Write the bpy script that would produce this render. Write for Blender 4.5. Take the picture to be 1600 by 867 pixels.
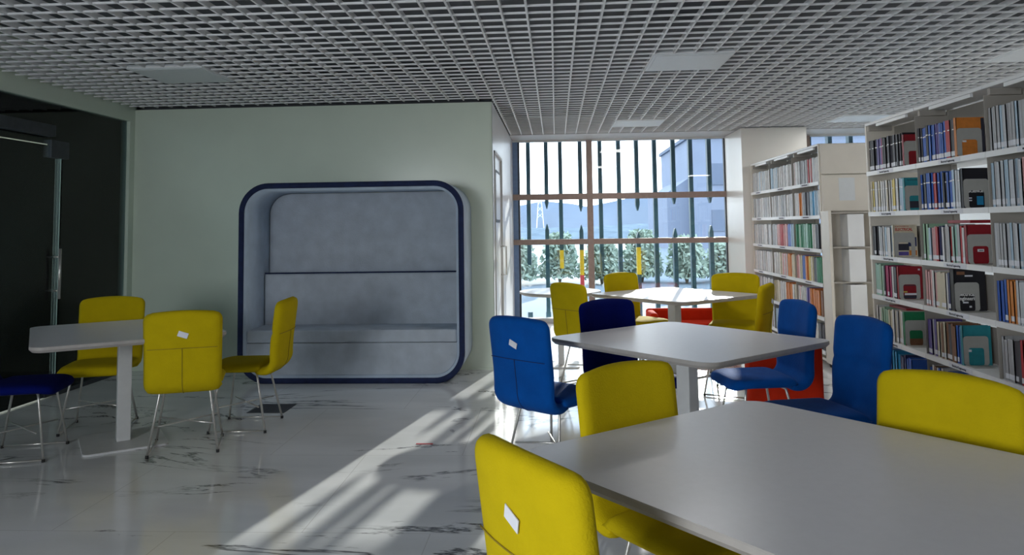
import bpy, bmesh, random
from math import *
from mathutils import Vector, Matrix
random.seed(7)
S = bpy.context.scene
COL = S.collection
for o in list(bpy.data.objects): bpy.data.objects.remove(o)

# ------------------------------------------------------------------ camera
H = 1.4
FPX, CXP, CYP = 1200.0, 800.0, 267.0
yaw, pitch, roll = radians(3.2), radians(4.1), radians(.83)
fw = Vector((-sin(yaw)*cos(pitch), cos(yaw)*cos(pitch), sin(pitch)))
rt = Vector((cos(yaw), sin(yaw), 0)); up = rt.cross(fw)
rt2 = cos(roll)*rt - sin(roll)*up
up2 = sin(roll)*rt + cos(roll)*up
cd = bpy.data.cameras.new('camera'); cam = bpy.data.objects.new('camera', cd); COL.objects.link(cam)
M = Matrix((rt2, up2, -fw)).transposed().to_4x4(); M.translation = (0, 0, H)
cam.matrix_world = M
cd.sensor_fit = 'HORIZONTAL'; cd.sensor_width = 36
cd.lens = FPX/1600*36
cd.shift_x = 0; cd.shift_y = -(433.5-CYP)/1600
cd.clip_start = .05; cd.clip_end = 3000
S.camera = cam

# ------------------------------------------------------------------ world, sun, exposure
S.view_settings.view_transform = 'Standard'; S.view_settings.look = 'None'
S.view_settings.gamma = 1; S.view_settings.use_curve_mapping = False
S.view_settings.exposure = 0.80
W = bpy.data.worlds.new('sky'); S.world = W; W.use_nodes = True
nt = W.node_tree; nt.nodes.clear()
out = nt.nodes.new('ShaderNodeOutputWorld'); bg = nt.nodes.new('ShaderNodeBackground')
tc = nt.nodes.new('ShaderNodeTexCoord'); sx = nt.nodes.new('ShaderNodeSeparateXYZ')
rp = nt.nodes.new('ShaderNodeValToRGB'); ns = nt.nodes.new('ShaderNodeTexNoise')
ns.inputs['Scale'].default_value = 2.2; ns.inputs['Detail'].default_value = 5
mx = nt.nodes.new('ShaderNodeMix'); mx.data_type = 'RGBA'
rp.color_ramp.elements[0].position = .0; rp.color_ramp.elements[0].color = (.93, .97, 1, 1)
rp.color_ramp.elements[1].position = .5; rp.color_ramp.elements[1].color = (.42, .66, .95, 1)
cr = nt.nodes.new('ShaderNodeValToRGB')
cr.color_ramp.elements[0].position = .42; cr.color_ramp.elements[1].position = .62
nt.links.new(tc.outputs['Generated'], sx.inputs[0]); nt.links.new(sx.outputs[2], rp.inputs[0])
nt.links.new(tc.outputs['Generated'], ns.inputs['Vector']); nt.links.new(ns.outputs[0], cr.inputs[0])
nt.links.new(cr.outputs[0], mx.inputs[0])
nt.links.new(rp.outputs[0], mx.inputs[6]); mx.inputs[7].default_value = (1, 1, 1, 1)
nt.links.new(mx.outputs[2], bg.inputs[0]); bg.inputs[1].default_value = 2.9
nt.links.new(bg.outputs[0], out.inputs[0])

sd = bpy.data.lights.new('sun', 'SUN'); sun = bpy.data.objects.new('sun', sd); COL.objects.link(sun)
sd.energy = 5.2; sd.angle = radians(.6); sd.color = (1, .95, .86)
el = radians(12.4)
ldir = Vector((-.206*cos(el), -.978*cos(el), -sin(el)))
sun.rotation_euler = (-ldir).to_track_quat('Z', 'Y').to_euler()

# area lamp added behind the camera as fill for the room
ad = bpy.data.lights.new('rear_fill_light', 'AREA'); ad.shape = 'RECTANGLE'; ad.size = 2.6; ad.size_y = 1.5; ad.energy = 100; ad.spread = radians(130); ad.color = (.90, .96, 1)
al = bpy.data.objects.new('rear_fill_light', ad); COL.objects.link(al); al.location = (-2.6, -2.40, 1.45); al.rotation_euler = (radians(70), 0, radians(-34))

# ------------------------------------------------------------------ materials
def new_mat(name):
    m = bpy.data.materials.new(name); m.use_nodes = True
    return m, m.node_tree.nodes, m.node_tree.links, m.node_tree.nodes['Principled BSDF']
def mat(name, c, rough=.5, metal=0, spec=.5, noise=0, nscale=20, bump=0, sheen=0, coat=0):
    m, N, L, b = new_mat(name)
    b.inputs['Base Color'].default_value = (*c, 1); b.inputs['Roughness'].default_value = rough
    b.inputs['Metallic'].default_value = metal; b.inputs['Specular IOR Level'].default_value = spec
    if coat: b.inputs['Coat Weight'].default_value = coat; b.inputs['Coat Roughness'].default_value = .05
    if sheen:
        b.inputs['Sheen Weight'].default_value = sheen; b.inputs['Sheen Roughness'].default_value = .4
    t = N.new('ShaderNodeTexCoord'); n = N.new('ShaderNodeTexNoise')
    n.inputs['Scale'].default_value = nscale; n.inputs['Detail'].default_value = 4
    L.new(t.outputs['Object'], n.inputs['Vector'])
    if noise:
        r = N.new('ShaderNodeValToRGB')
        r.color_ramp.elements[0].position = .3; r.color_ramp.elements[1].position = .7
        r.color_ramp.elements[0].color = (*[max(0, x*(1-noise)) for x in c], 1)
        r.color_ramp.elements[1].color = (*[min(1, x*(1+noise)) for x in c], 1)
        L.new(n.outputs[0], r.inputs[0]); L.new(r.outputs[0], b.inputs['Base Color'])
    if bump:
        bp = N.new('ShaderNodeBump'); bp.inputs['Strength'].default_value = bump; bp.inputs['Distance'].default_value = .003
        n2 = N.new('ShaderNodeTexNoise'); n2.inputs['Scale'].default_value = nscale*12
        L.new(t.outputs['Object'], n2.inputs['Vector'])
        L.new(n2.outputs[0], bp.inputs['Height']); L.new(bp.outputs[0], b.inputs['Normal'])
    return m
MT = dict(
    wall=mat('wall_paint', (.72, .80, .68), .22, noise=.02, nscale=3),
    wall_white=mat('wall_white', (.80, .82, .84), .3, noise=.02, nscale=3),
    column=mat('column_paint', (.80, .78, .73), .3, noise=.02, nscale=3),
    plenum=mat('plenum', (.12, .128, .14), .9, noise=.15, nscale=5),
    grid=mat('grid_metal', (.88, .88, .89), .45, noise=.03, nscale=5),
    panel=mat('panel_white', (.72, .75, .77), .4, noise=.02),
    trim=mat('trim_paint', (.62, .62, .62), .5, noise=.02),
    dark=mat('dark_metal', (.035, .04, .05), .5, noise=.2),
    frame=mat('window_aluminium', (.30, .22, .19), .45, noise=.1),
    frame_blue=mat('window_frame_blue', (.16, .25, .42), .4, noise=.08),
    fin=mat('fin_paint', (.02, .075, .10), .5, noise=.2),
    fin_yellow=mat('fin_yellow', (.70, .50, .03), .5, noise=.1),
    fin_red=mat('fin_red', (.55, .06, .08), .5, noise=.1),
    table=mat('table_laminate', (.78, .77, .80), .32, noise=.015, nscale=40),
    table_edge=mat('table_edge', (.42, .39, .37), .45, noise=.05),
    leg_paint=mat('table_leg_paint', (.62, .62, .62), .4, noise=.03),
    yellow=mat('yellow_fabric', (.56, .42, .004), .9, noise=.04, nscale=14, bump=.5, spec=.12),
    blue=mat('blue_velvet', (.001, .075, .34), .9, noise=.12, nscale=9, bump=.5, sheen=.04, spec=.12),
    navy_velvet=mat('navy_velvet', (.001, .006, .11), .9, noise=.15, nscale=9, bump=.5, spec=.1),
    red=mat('red_fabric', (.60, .030, .008), .9, noise=.08, nscale=12, bump=.5, spec=.12),
    yseam=mat('yellow_seam', (.28, .20, .01), .9, noise=.1),
    bseam=mat('blue_seam', (.003, .02, .10), .9, noise=.1),
    chrome=mat('steel_rod', (.62, .60, .57), .28, metal=.7, noise=.05),
    sticker=mat('sticker_white', (.80, .80, .86), .5, noise=.02),
    booth=mat('booth_felt', (.48, .53, .60), .95, noise=.10, nscale=7, bump=.7),
    booth_out=mat('booth_shell_felt', (.48, .57, .68), .95, noise=.08, nscale=7, bump=.5),
    navy=mat('booth_navy', (.010, .020, .075), .9, noise=.2, nscale=20, bump=.5),
    shelf=mat('shelf_enamel', (.76, .71, .63), .4, noise=.03, nscale=6),
    shelf_white=mat('shelf_white', (.82, .83, .84), .35, noise=.02, nscale=6),
    back=mat('shelf_back', (.40, .37, .33), .5, noise=.04, nscale=6),
    bookend=mat('bookend_grey', (.42, .42, .40), .45, noise=.04),
    label=mat('label_paper', (.74, .76, .82), .6, noise=.02),
    ink=mat('ink', (.03, .03, .05), .7, noise=.1),
    ink_white=mat('ink_white', (.85, .85, .85), .7, noise=.02),
    ink_red=mat('ink_red', (.45, .02, .02), .7, noise=.02),
    pages=mat('book_pages', (.62, .56, .46), .9, noise=.06, nscale=60),
    rubber=mat('rubber', (.02, .02, .02), .7, noise=.1),
    floor_grille=mat('floor_grille', (.035, .04, .05), .5, noise=.2),
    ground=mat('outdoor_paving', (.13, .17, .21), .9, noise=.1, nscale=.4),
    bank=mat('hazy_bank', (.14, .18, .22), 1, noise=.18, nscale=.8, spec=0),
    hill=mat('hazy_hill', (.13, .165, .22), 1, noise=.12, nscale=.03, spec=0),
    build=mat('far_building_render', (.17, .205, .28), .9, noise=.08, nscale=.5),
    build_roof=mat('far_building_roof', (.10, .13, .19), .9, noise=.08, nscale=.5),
    leaf=mat('pale_leaf', (.30, .38, .31), .8, noise=.25, nscale=2),
    stem=mat('twig', (.20, .17, .12), .9, noise=.2),
    pylon=mat('pylon_steel', (.38, .45, .52), .6, noise=.1),
    sun_blocker=mat('sun_blocker_concrete', (.5, .5, .5), .9, noise=.05),
)
def glass(name, tint, gl=1.0):
    m, N, L, b = new_mat(name); N.remove(b)
    o = N['Material Output']; t = N.new('ShaderNodeBsdfTransparent'); t.inputs[0].default_value = (*tint, 1)
    g = N.new('ShaderNodeBsdfGlossy'); g.inputs['Roughness'].default_value = .01
    f = N.new('ShaderNodeFresnel'); f.inputs[0].default_value = 1.5
    mm = N.new('ShaderNodeMath'); mm.operation = 'MULTIPLY'; mm.inputs[1].default_value = gl
    x = N.new('ShaderNodeMixShader'); L.new(f.outputs[0], mm.inputs[0]); L.new(mm.outputs[0], x.inputs[0])
    L.new(t.outputs[0], x.inputs[1]); L.new(g.outputs[0], x.inputs[2]); L.new(x.outputs[0], o.inputs[0])
    return m
MT['glass'] = glass('window_glass', (.93, .96, .97)); MT['glass_tint'] = glass('partition_glass', (.72, .83, .90), 1.0)
def marble():
    m, N, L, b = new_mat('marble_floor')
    t = N.new('ShaderNodeTexCoord'); mp = N.new('ShaderNodeMapping'); L.new(t.outputs['Object'], mp.inputs[0])
    mp.inputs['Rotation'].default_value = (0, 0, .5); mp.inputs['Scale'].default_value = (.55, 1.5, 1)
    n1 = N.new('ShaderNodeTexNoise'); n1.inputs['Scale'].default_value = .8; n1.inputs['Detail'].default_value = 9
    n1.inputs['Roughness'].default_value = .6; n1.inputs['Distortion'].default_value = .7
    L.new(mp.outputs[0], n1.inputs['Vector'])
    s = N.new('ShaderNodeMath'); s.operation = 'SUBTRACT'; s.inputs[1].default_value = .5; L.new(n1.outputs[0], s.inputs[0])
    a = N.new('ShaderNodeMath'); a.operation = 'ABSOLUTE'; L.new(s.outputs[0], a.inputs[0])
    r = N.new('ShaderNodeValToRGB'); e = r.color_ramp.elements
    e[0].position = 0; e[0].color = (1, 1, 1, 1); e[1].position = .011; e[1].color = (0, 0, 0, 1)
    L.new(a.outputs[0], r.inputs[0])
    n2 = N.new('ShaderNodeTexNoise'); n2.inputs['Scale'].default_value = 1.1; L.new(t.outputs['Object'], n2.inputs['Vector'])
    r2 = N.new('ShaderNodeValToRGB'); r2.color_ramp.elements[0].position = .44; r2.color_ramp.elements[1].position = .54
    L.new(n2.outputs[0], r2.inputs[0])
    mu = N.new('ShaderNodeMath'); mu.operation = 'MULTIPLY'; L.new(r.outputs[0], mu.inputs[0]); L.new(r2.outputs[0], mu.inputs[1])
    n3 = N.new('ShaderNodeTexNoise'); n3.inputs['Scale'].default_value = 1.7; n3.inputs['Detail'].default_value = 6
    L.new(mp.outputs[0], n3.inputs['Vector'])
    r3 = N.new('ShaderNodeValToRGB'); r3.color_ramp.elements[0].position = .3; r3.color_ramp.elements[1].position = .75
    r3.color_ramp.elements[0].color = (.68, .69, .70, 1); r3.color_ramp.elements[1].color = (.88, .88, .89, 1)
    L.new(n3.outputs[0], r3.inputs[0])
    br = N.new('ShaderNodeTexBrick'); br.offset = .5; br.inputs['Scale'].default_value = 1
    br.inputs['Brick Width'].default_value = 1.2; br.inputs['Row Height'].default_value = 1.2; br.inputs['Mortar Size'].default_value = .0022
    br.inputs['Color1'].default_value = (0, 0, 0, 1); br.inputs['Color2'].default_value = (0, 0, 0, 1); br.inputs['Mortar'].default_value = (1, 1, 1, 1)
    L.new(t.outputs['Object'], br.inputs['Vector'])
    x = N.new('ShaderNodeMix'); x.data_type = 'RGBA'; L.new(mu.outputs[0], x.inputs[0]); L.new(r3.outputs[0], x.inputs[6])
    x.inputs[7].default_value = (.05, .05, .055, 1)
    x2 = N.new('ShaderNodeMix'); x2.data_type = 'RGBA'; mk = N.new('ShaderNodeMath'); mk.operation = 'MULTIPLY'; mk.inputs[1].default_value = .35
    L.new(br.outputs[0], mk.inputs[0]); L.new(mk.outputs[0], x2.inputs[0]); L.new(x.outputs[2], x2.inputs[6]); x2.inputs[7].default_value = (.25, .22, .20, 1)
    L.new(x2.outputs[2], b.inputs['Base Color'])
    b.inputs['Roughness'].default_value = .11; b.inputs['Specular IOR Level'].default_value = .6
    return m
MT['marble'] = marble()

# ------------------------------------------------------------------ helpers
def link(name, me, m=None, parent=None):
    o = bpy.data.objects.new(name, me); COL.objects.link(o)
    if m is not None and me is not None and not me.materials:
        for q in (m if isinstance(m, (list, tuple)) else [m]): me.materials.append(MT[q] if isinstance(q, str) else q)
    if parent: o.parent = parent
    return o
def tag(o, label=None, cat=None, group=None, kind=None):
    if label: o['label'] = label
    if cat: o['category'] = cat
    if group: o['group'] = group
    if kind: o['kind'] = kind
    return o
def empty(name, loc, rz, label=None, cat=None, group=None):
    o = bpy.data.objects.new(name, None); COL.objects.link(o); o.empty_display_size = .1
    o.location = loc; o.rotation_euler = (0, 0, rz)
    return tag(o, label, cat, group)
class MB:
    def __init__(s): s.bm = bmesh.new()
    def box(s, x0, x1, y0, y1, z0, z1, bev=0, mi=0, seg=2):
        m = Matrix.Translation(((x0+x1)/2, (y0+y1)/2, (z0+z1)/2)) @ Matrix.Diagonal((abs(x1-x0), abs(y1-y0), abs(z1-z0), 1))
        g = bmesh.ops.create_cube(s.bm, size=1, matrix=m)
        fs = list({f for v in g['verts'] for f in v.link_faces})
        for f in fs: f.material_index = mi
        if bev:
            es = list({e for v in g['verts'] for e in v.link_edges})
            bmesh.ops.bevel(s.bm, geom=es, offset=bev, segments=seg, affect='EDGES', profile=.5)
        return s
    def tube(s, pts, r, n=8, mi=0, cap=True):
        pts = [Vector(p) for p in pts]; rings = []; pn = None
        for i, p in enumerate(pts):
            a = pts[max(i-1, 0)]; b = pts[min(i+1, len(pts)-1)]; t = (b-a).normalized()
            if pn is None: pn = t.orthogonal().normalized()
            else: pn = (pn - t*pn.dot(t)).normalized()
            q = t.cross(pn)
            rr = r[i] if isinstance(r, (list, tuple)) else r
            rings.append([s.bm.verts.new(p + rr*(cos(2*pi*k/n)*pn + sin(2*pi*k/n)*q)) for k in range(n)])
        for A, B in zip(rings, rings[1:]):
            for k in range(n):
                f = s.bm.faces.new((A[k], A[(k+1) % n], B[(k+1) % n], B[k])); f.smooth = True; f.material_index = mi
        if cap:
            s.bm.faces.new(rings[0][::-1]); s.bm.faces.new(rings[-1])
        return s
    def bar(s, p, q, r, n=6, mi=0): return s.tube([p, q], r, n, mi)
    def prism(s, outline, z0, z1, mi=0, top=None):
        A = [s.bm.verts.new((x, y, z0)) for x, y in outline]; B = [s.bm.verts.new((x, y, z1)) for x, y in outline]
        n = len(A)
        for k in range(n): 
            f = s.bm.faces.new((A[k], A[(k+1) % n], B[(k+1) % n], B[k])); f.material_index = mi
        s.bm.faces.new(A[::-1]).material_index = mi; s.bm.faces.new(B).material_index = mi if top is None else top
        return s
    def build(s, name, m, parent=None, smooth=False):
        bmesh.ops.recalc_face_normals(s.bm, faces=s.bm.faces)
        me = bpy.data.meshes.new(name); s.bm.to_mesh(me); s.bm.free()
        if smooth:
            for p in me.polygons: p.use_smooth = True
        return link(name, me, m, parent)
def rrect(w, h, r, n=8, cx=0, cy=0):
    pts = []
    for (sx_, sy_, a0) in ((1, 1, 0), (-1, 1, 90), (-1, -1, 180), (1, -1, 270)):
        for k in range(n+1):
            a = radians(a0 + 90*k/n)
            pts.append((cx + sx_*(w/2-r) + r*cos(a), cy + sy_*(h/2-r) + r*sin(a)))
    return pts
def copy_tree(o, parent=None):
    c = o.copy(); COL.objects.link(c)
    if parent: c.parent = parent
    for ch in list(o.children): copy_tree(ch, c)
    return c
def struct(name, mb, m): return tag(mb.build(name, m), kind='structure')
def text(name, s, size, m, parent, loc, rot, scale=(1, 1, 1), bold=0):
    c = bpy.data.curves.new(name, 'FONT'); c.body = s; c.size = size; c.extrude = .0006; c.offset = bold; c.resolution_u = 2
    o = bpy.data.objects.new(name, c); dg = None
    COL.objects.link(o)
    bpy.context.view_layer.update()
    me = bpy.data.meshes.new_from_object(o.evaluated_get(bpy.context.evaluated_depsgraph_get()))
    bpy.data.objects.remove(o); bpy.data.curves.remove(c)
    t = link(name, me, m, parent); me.materials.clear(); me.materials.append(MT[m])
    t.location = loc; t.rotation_euler = rot; t.scale = scale
    return t

# ------------------------------------------------------------------ room shell
CE = 2.66; WY = 11.29; XL = -4.35; XW = -.62; BY = 7.63; XR = 5.5; Y0 = -2.5
struct('floor', MB().box(-7.2, XR, Y0, WY+.1, -.12, 0), 'marble')
struct('trim_1', MB().box(-7.2, XR, Y0, WY+.2, 3.02, 3.1), 'plenum')      # slab above the open cell ceiling
g = MB()
PAN = [(.75, 5.70), (.75, 9.30), (-3.3, 5.70), (3.45, 5.70), (3.45, 9.30), (.75, 2.1), (-3.3, 2.1), (3.45, 2.1), (-6.0, 5.7)]
t_ = .0055; gh = .030
k = int(-7.05/.15)
xs = [i*.15 for i in range(-47, 37)]; ys = [i*.15 for i in range(-3, 71)]
def cut(a0, a1, holes):
    segs = [(a0, a1)]
    for h0, h1 in holes:
        ns_ = []
        for s0, s1 in segs:
            if h1 <= s0 or h0 >= s1: ns_.append((s0, s1)); continue
            if h0 > s0: ns_.append((s0, h0))
            if h1 < s1: ns_.append((h1, s1))
        segs = ns_
    return segs
for x in xs:
    hs = [(py, py+.6) for px, py in PAN if px+.01 < x < px+.59]
    if XL-.06 < x < XL+.06: continue
    ymax = 10.58
    if x < XW: ymax = BY-.04
    for a, b in cut(-.45, ymax, hs): g.box(x-.0065, x+.0065, a, b, CE, CE+.036)
for y in ys:
    hs = [(px, px+.6) for px, py in PAN if py+.01 < y < py+.59] + [(XL-.05, XL+.05)]
    x1 = XR
    x0 = -7.05 if y < BY-.02 else XW
    for a, b in cut(x0, x1, hs): g.box(a, b, y-.0075, y+.0075, CE+.001, CE+.012)
struct('ceiling', g, 'grid')
# edge margins of the ceiling
struct('trim_2', MB().box(XW, XR, 10.6, WY, CE-.005, CE+.045), 'trim')
lp = empty('ceiling_light_panel', (PAN[0][0]+.3, PAN[0][1]+.3, CE), 0, 'square white ceiling light panel above the middle table, larger of the two near centre', 'ceiling light', 'ceiling light panels')
MB().box(-.3, .3, -.3, .3, -.008, .03, .004).build('panel_frame', 'panel', lp)
MB().box(-.275, .275, -.275, .275, -.011, -.007).build('diffuser', 'panel', lp)
def panel_fill_lamp(px, py, e_=7.5):  # area lamp added at a ceiling panel position to brighten the room
    l = bpy.data.lights.new('panel_fill_lamp', 'AREA'); l.size = .54; l.energy = e_; l.color = (1, .98, .95)
    o_ = bpy.data.objects.new('panel_fill_lamp', l); COL.objects.link(o_); o_.location = (px+.3, py+.3, CE-.02)
for (px, py) in PAN:
    if px > 0 and (px, py) != (.75, 2.1): panel_fill_lamp(px, py)
    if px < -5: panel_fill_lamp(px, py, 16)  # panel and lamp added to brighten the corridor behind the glass
for (px, py), lb in zip(PAN[1:], ['white ceiling light panel close to the slatted window', 'dim ceiling light panel at the left above the grey booth side',
        'ceiling light panel at the right above the near bookcase', 'ceiling light panel at the right above the far bookcase',
        'ceiling light panel overhead near the front table', 'ceiling light panel overhead at the front left', 'ceiling light panel overhead at the front right', 'added fill light panel in the corridor beyond the glass']):
    if py < 5: continue
    c = copy_tree(lp); c.location = (px+.3, py+.3, CE); c['label'] = lb

struct('wall_booth', MB().box(XL, XW, BY, BY+.14, 0, CE-.012), 'wall')
sw = MB()
sw.box(XW-.14, XW, BY+.14, 7.80, 0, CE-.012).box(XW-.14, XW, 7.80, 8.86, 2.17, CE-.012).box(XW-.14, XW, 8.86, WY, 0, CE-.012)
sw.box(XW-.004, XW+.002, BY, BY+.14, 0, CE-.012)
struct('wall_side', sw, 'wall_white')
d = tag(MB().box(XW-.05, XW-.012, 7.81, 8.85, .01, 2.16, .003).build('door_1', 'wall_white'), kind='structure')
fr = MB()
for a in (7.80, 8.835): fr.box(XW-.06, XW+.012, a, a+.025, 0, 2.17)
fr.box(XW-.06, XW+.012, 7.80, 8.86, 2.15, 2.175); fr.build('door_frame', 'trim', d)
MB().prism(rrect(.62, .56, .06, 6), 0, .008).build('vision_frame', 'dark', d)
vf = d.children[-1]; vf.rotation_euler = (radians(90), 0, radians(90)); vf.location = (XW-.012, 8.35, 1.72)
v2 = MB().prism(rrect(.56, .50, .05, 6), 0, .011).build('vision_pane', 'wall_white', d); v2.rotation_euler = vf.rotation_euler; v2.location = (XW-.012, 8.35, 1.72)
MB().tube([(XW-.012, 8.78, 1.17), (XW+.05, 8.78, 1.17), (XW+.05, 8.78, .85), (XW-.012, 8.78, .85)], .010).build('pull_handle', 'chrome', d)
# column and right-hand walls
struct('wall_column', MB().box(2.47, 3.32, 10.27, WY-.02, 0, CE-.012), 'column')
struct('leak_blocker', MB().box(-7.2, XW-.15, BY+.15, WY, 0, 3.0), 'plenum')  # unseen filler mass added to stop light leaking over the booth wall
struct('wall_right', MB().box(XR, XR+.1, Y0, WY+.1, 0, 3.1), 'wall_white')
struct('wall_back', MB().box(-7.2, XR, Y0-.1, Y0, 0, 3.1), 'wall_white')
struct('wall_corridor', MB().box(-7.3, -7.2, Y0, BY+.14, 0, 3.1).box(-7.2, XL-.001, BY, BY+.1, 0, 3.0), 'wall')
# soffit bulkhead above window (behind the grid) closes the facade
struct('wall_header', MB().box(XW-.2, XR, WY, WY+.12, CE-.02, 3.1), 'trim')
# baseboards
struct('baseboard_booth', MB().box(XL+.05, XW, BY-.008, BY, 0, .015), 'wall')

# glass partition on the left
gp = MB()
gp.box(XL-.04, XL+.04, Y0, BY, 2.52, 3.0)
gp.box(XL-.04, XL+.04, BY-.09, BY, 0, 2.52)
struct('wall_left', gp, 'wall')
w2 = tag(MB().box(XL-.006, XL+.006, 6.53, BY-.09, .03, 2.52).box(XL-.006, XL+.006, Y0, 5.42, .03, 2.52).box(XL-.006, XL+.006, 5.42, 6.53, 2.16, 2.52).build('window_2', 'glass_tint'), kind='structure')
MB().box(XL-.03, XL+.03, Y0, 5.42, 0, .03).box(XL-.03, XL+.03, 6.53, BY-.09, 0, .03).build('floor_channel', 'dark', w2)
d2 = tag(MB().box(XL-.006, XL+.006, 5.43, 6.52, .012, 2.15).build('door_2', 'glass_tint'), kind='structure')
MB().box(XL-.02, XL+.02, 6.36, 6.60, 2.05, 2.20).box(XL-.02, XL+.02, 6.36, 6.52, 0.01, .09).build('patch_fitting', 'dark', d2)
for sx_ in (1, -1):
    MB().tube([(XL+sx_*.006, 6.45, 1.19), (XL+sx_*.06, 6.45, 1.19)], .009).tube([(XL+sx_*.006, 6.45, .90), (XL+sx_*.06, 6.45, .90)], .009).tube([(XL+sx_*.06, 6.45, 1.26), (XL+sx_*.06, 6.45, .83)], .013).build('pull_handle', 'chrome', d2)
# door closer box on the header
tag(MB().box(XL+.008, XL+.07, 5.60, 6.34, 2.22, 2.32, .006).build('door_closer', 'dark'), 'long dark closer housing above the glass door on the left', 'door closer')

# ------------------------------------------------------------------ main window
w1 = tag(MB().box(XW+.06, 2.47, WY+.02, WY+.03, .06, CE-.03).box(2.47, XR, WY+.02, WY+.03, .06, CE-.03).build('window_1', 'glass'), kind='structure')
f = MB()
f.box(XW, XW+.075, WY-.02, WY+.07, 0, CE)
f.build('side_frame', 'frame_blue', w1)
MB().box(XW+.075, XW+.10, WY-.01, WY+.06, .05, CE).build('side_bead', 'dark', w1)
MB().box(.462, .548, WY-.05, WY+.06, .05, CE-.02, .003).box(3.6, 3.68, WY-.05, WY+.06, .05, CE-.02).build('mullion', 'frame', w1)
for z0, z1 in ((1.775, 1.859), (1.12, 1.197)):
    MB().box(XW, XR, WY-.045, WY+.06, z0, z1, .003).build('transom', 'frame', w1)
MB().box(2.455, 2.475, WY-.01, WY+.06, .05, CE-.02).build('right_bead', 'dark', w1)
MB().box(XW, XR, WY-.06, WY+.08, 0, .06, .004).box(XW, XR, WY-.03, WY+.06, CE-.03, CE+.01).build('sill', 'trim', w1)

# ------------------------------------------------------------------ outside
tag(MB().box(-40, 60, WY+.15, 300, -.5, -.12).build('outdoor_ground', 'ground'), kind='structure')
tag(MB().box(-3, 9, 15.4, 17.5, 3.40, 4.15).build('sun_blocker_slab', 'sun_blocker'), kind='structure')        # unseen slab added outside to keep the sun off the middle table
for xx in (-2.8, 8.8):
    tag(MB().box(xx-.1, xx+.1, 16.9, 17.2, -.3, 3.4).build('sun_blocker_post', 'sun_blocker'), kind='structure')  # posts added under the unseen sun-blocking slab
FY = 11.55
FX = [-.401, -.131, .081, .378, .675, .952, 1.219, 1.485, 1.76, 2.015, 2.288, 2.56, 2.85, 3.15, 3.45, 3.75, 4.05, 4.35, 4.65]
def fin_seg(mb, x, z0, z1, pt=0, pb=0):
    w = .029; d0, d1 = FY-.06, FY+.06
    prof = [(x-w, z0+(.09 if pb else 0)), (x-w, z1-(.09 if pt else 0))] + ([(x-.006, z1), (x+.006, z1)] if pt else []) + \
           [(x+w, z1-(.09 if pt else 0)), (x+w, z0+(.09 if pb else 0))] + ([(x+.006, z0), (x-.006, z0)] if pb else [])
    A = [mb.bm.verts.new((a, d0, b)) for a, b in prof]; B = [mb.bm.verts.new((a, d1, b)) for a, b in prof]; n = len(A)
    for k_ in range(n): mb.bm.faces.new((A[k_], B[k_], B[(k_+1) % n], A[(k_+1) % n]))
    mb.bm.faces.new(A); mb.bm.faces.new(B[::-1])
ordw = ['first', 'second', 'third', 'fourth', 'fifth', 'sixth', 'seventh', 'eighth', 'ninth', 'tenth', 'eleventh', 'twelfth', 'thirteenth',
        'fourteenth', 'fifteenth', 'sixteenth', 'seventeenth', 'eighteenth', 'nineteenth', 'twentieth', 'twenty-first', 'twenty-second',
        'twenty-third', 'twenty-fourth', 'twenty-fifth', 'twenty-sixth', 'twenty-seventh', 'twenty-eighth', 'twenty-ninth', 'thirtieth']
ordw += ['thirty-' + q for q in ordw[:9]] + ['fortieth'] + ['forty-' + q for q in ordw[:9]]
for i, x in enumerate(FX):
    r = empty('facade_fin', (0, 0, 0), 0, 'dark vertical sun fin outside the window, %s from the left' % ordw[i], 'sun fin', 'vertical fins outside the window')
    segs = []
    if i in (1, 3, 6, 8, 10, 13, 16):
        gap = {1: (1.42, 1.65), 3: (1.40, 1.60), 6: (1.28, 1.60), 8: (1.33, 1.69), 10: (1.36, 1.70)}.get(i, (1.35, 1.65))
        a = MB(); fin_seg(a, x, gap[1], 2.72, pb=1); a.build('upper_fin', 'fin', r)
        lo = {3: 1.03, 6: 1.06}.get(i, .02)
        a = MB(); fin_seg(a, x, lo, gap[0], pt=1); a.build('lower_fin', 'fin', r)
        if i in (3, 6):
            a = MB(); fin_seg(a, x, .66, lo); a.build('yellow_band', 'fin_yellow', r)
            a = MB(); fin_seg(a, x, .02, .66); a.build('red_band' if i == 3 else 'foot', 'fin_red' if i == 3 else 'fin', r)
    else:
        lo = {0: .82, 2: 1.03, 4: .66}.get(i, .02)
        a = MB(); fin_seg(a, x, lo, 2.72, pb=i == 4); a.build('upper_fin', 'fin', r)
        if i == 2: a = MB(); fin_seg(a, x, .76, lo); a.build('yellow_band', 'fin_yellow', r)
    if i in (0, 1, 2, 4):
        MB().tube([(x, FY, -.12), (x, FY, .12)], .04, 12).build('base_bracket', 'fin', r)
    MB().box(x-.02, x+.02, FY-.05, FY+.05, 2.72, 3.0).build('top_bracket', 'frame', r)
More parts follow.
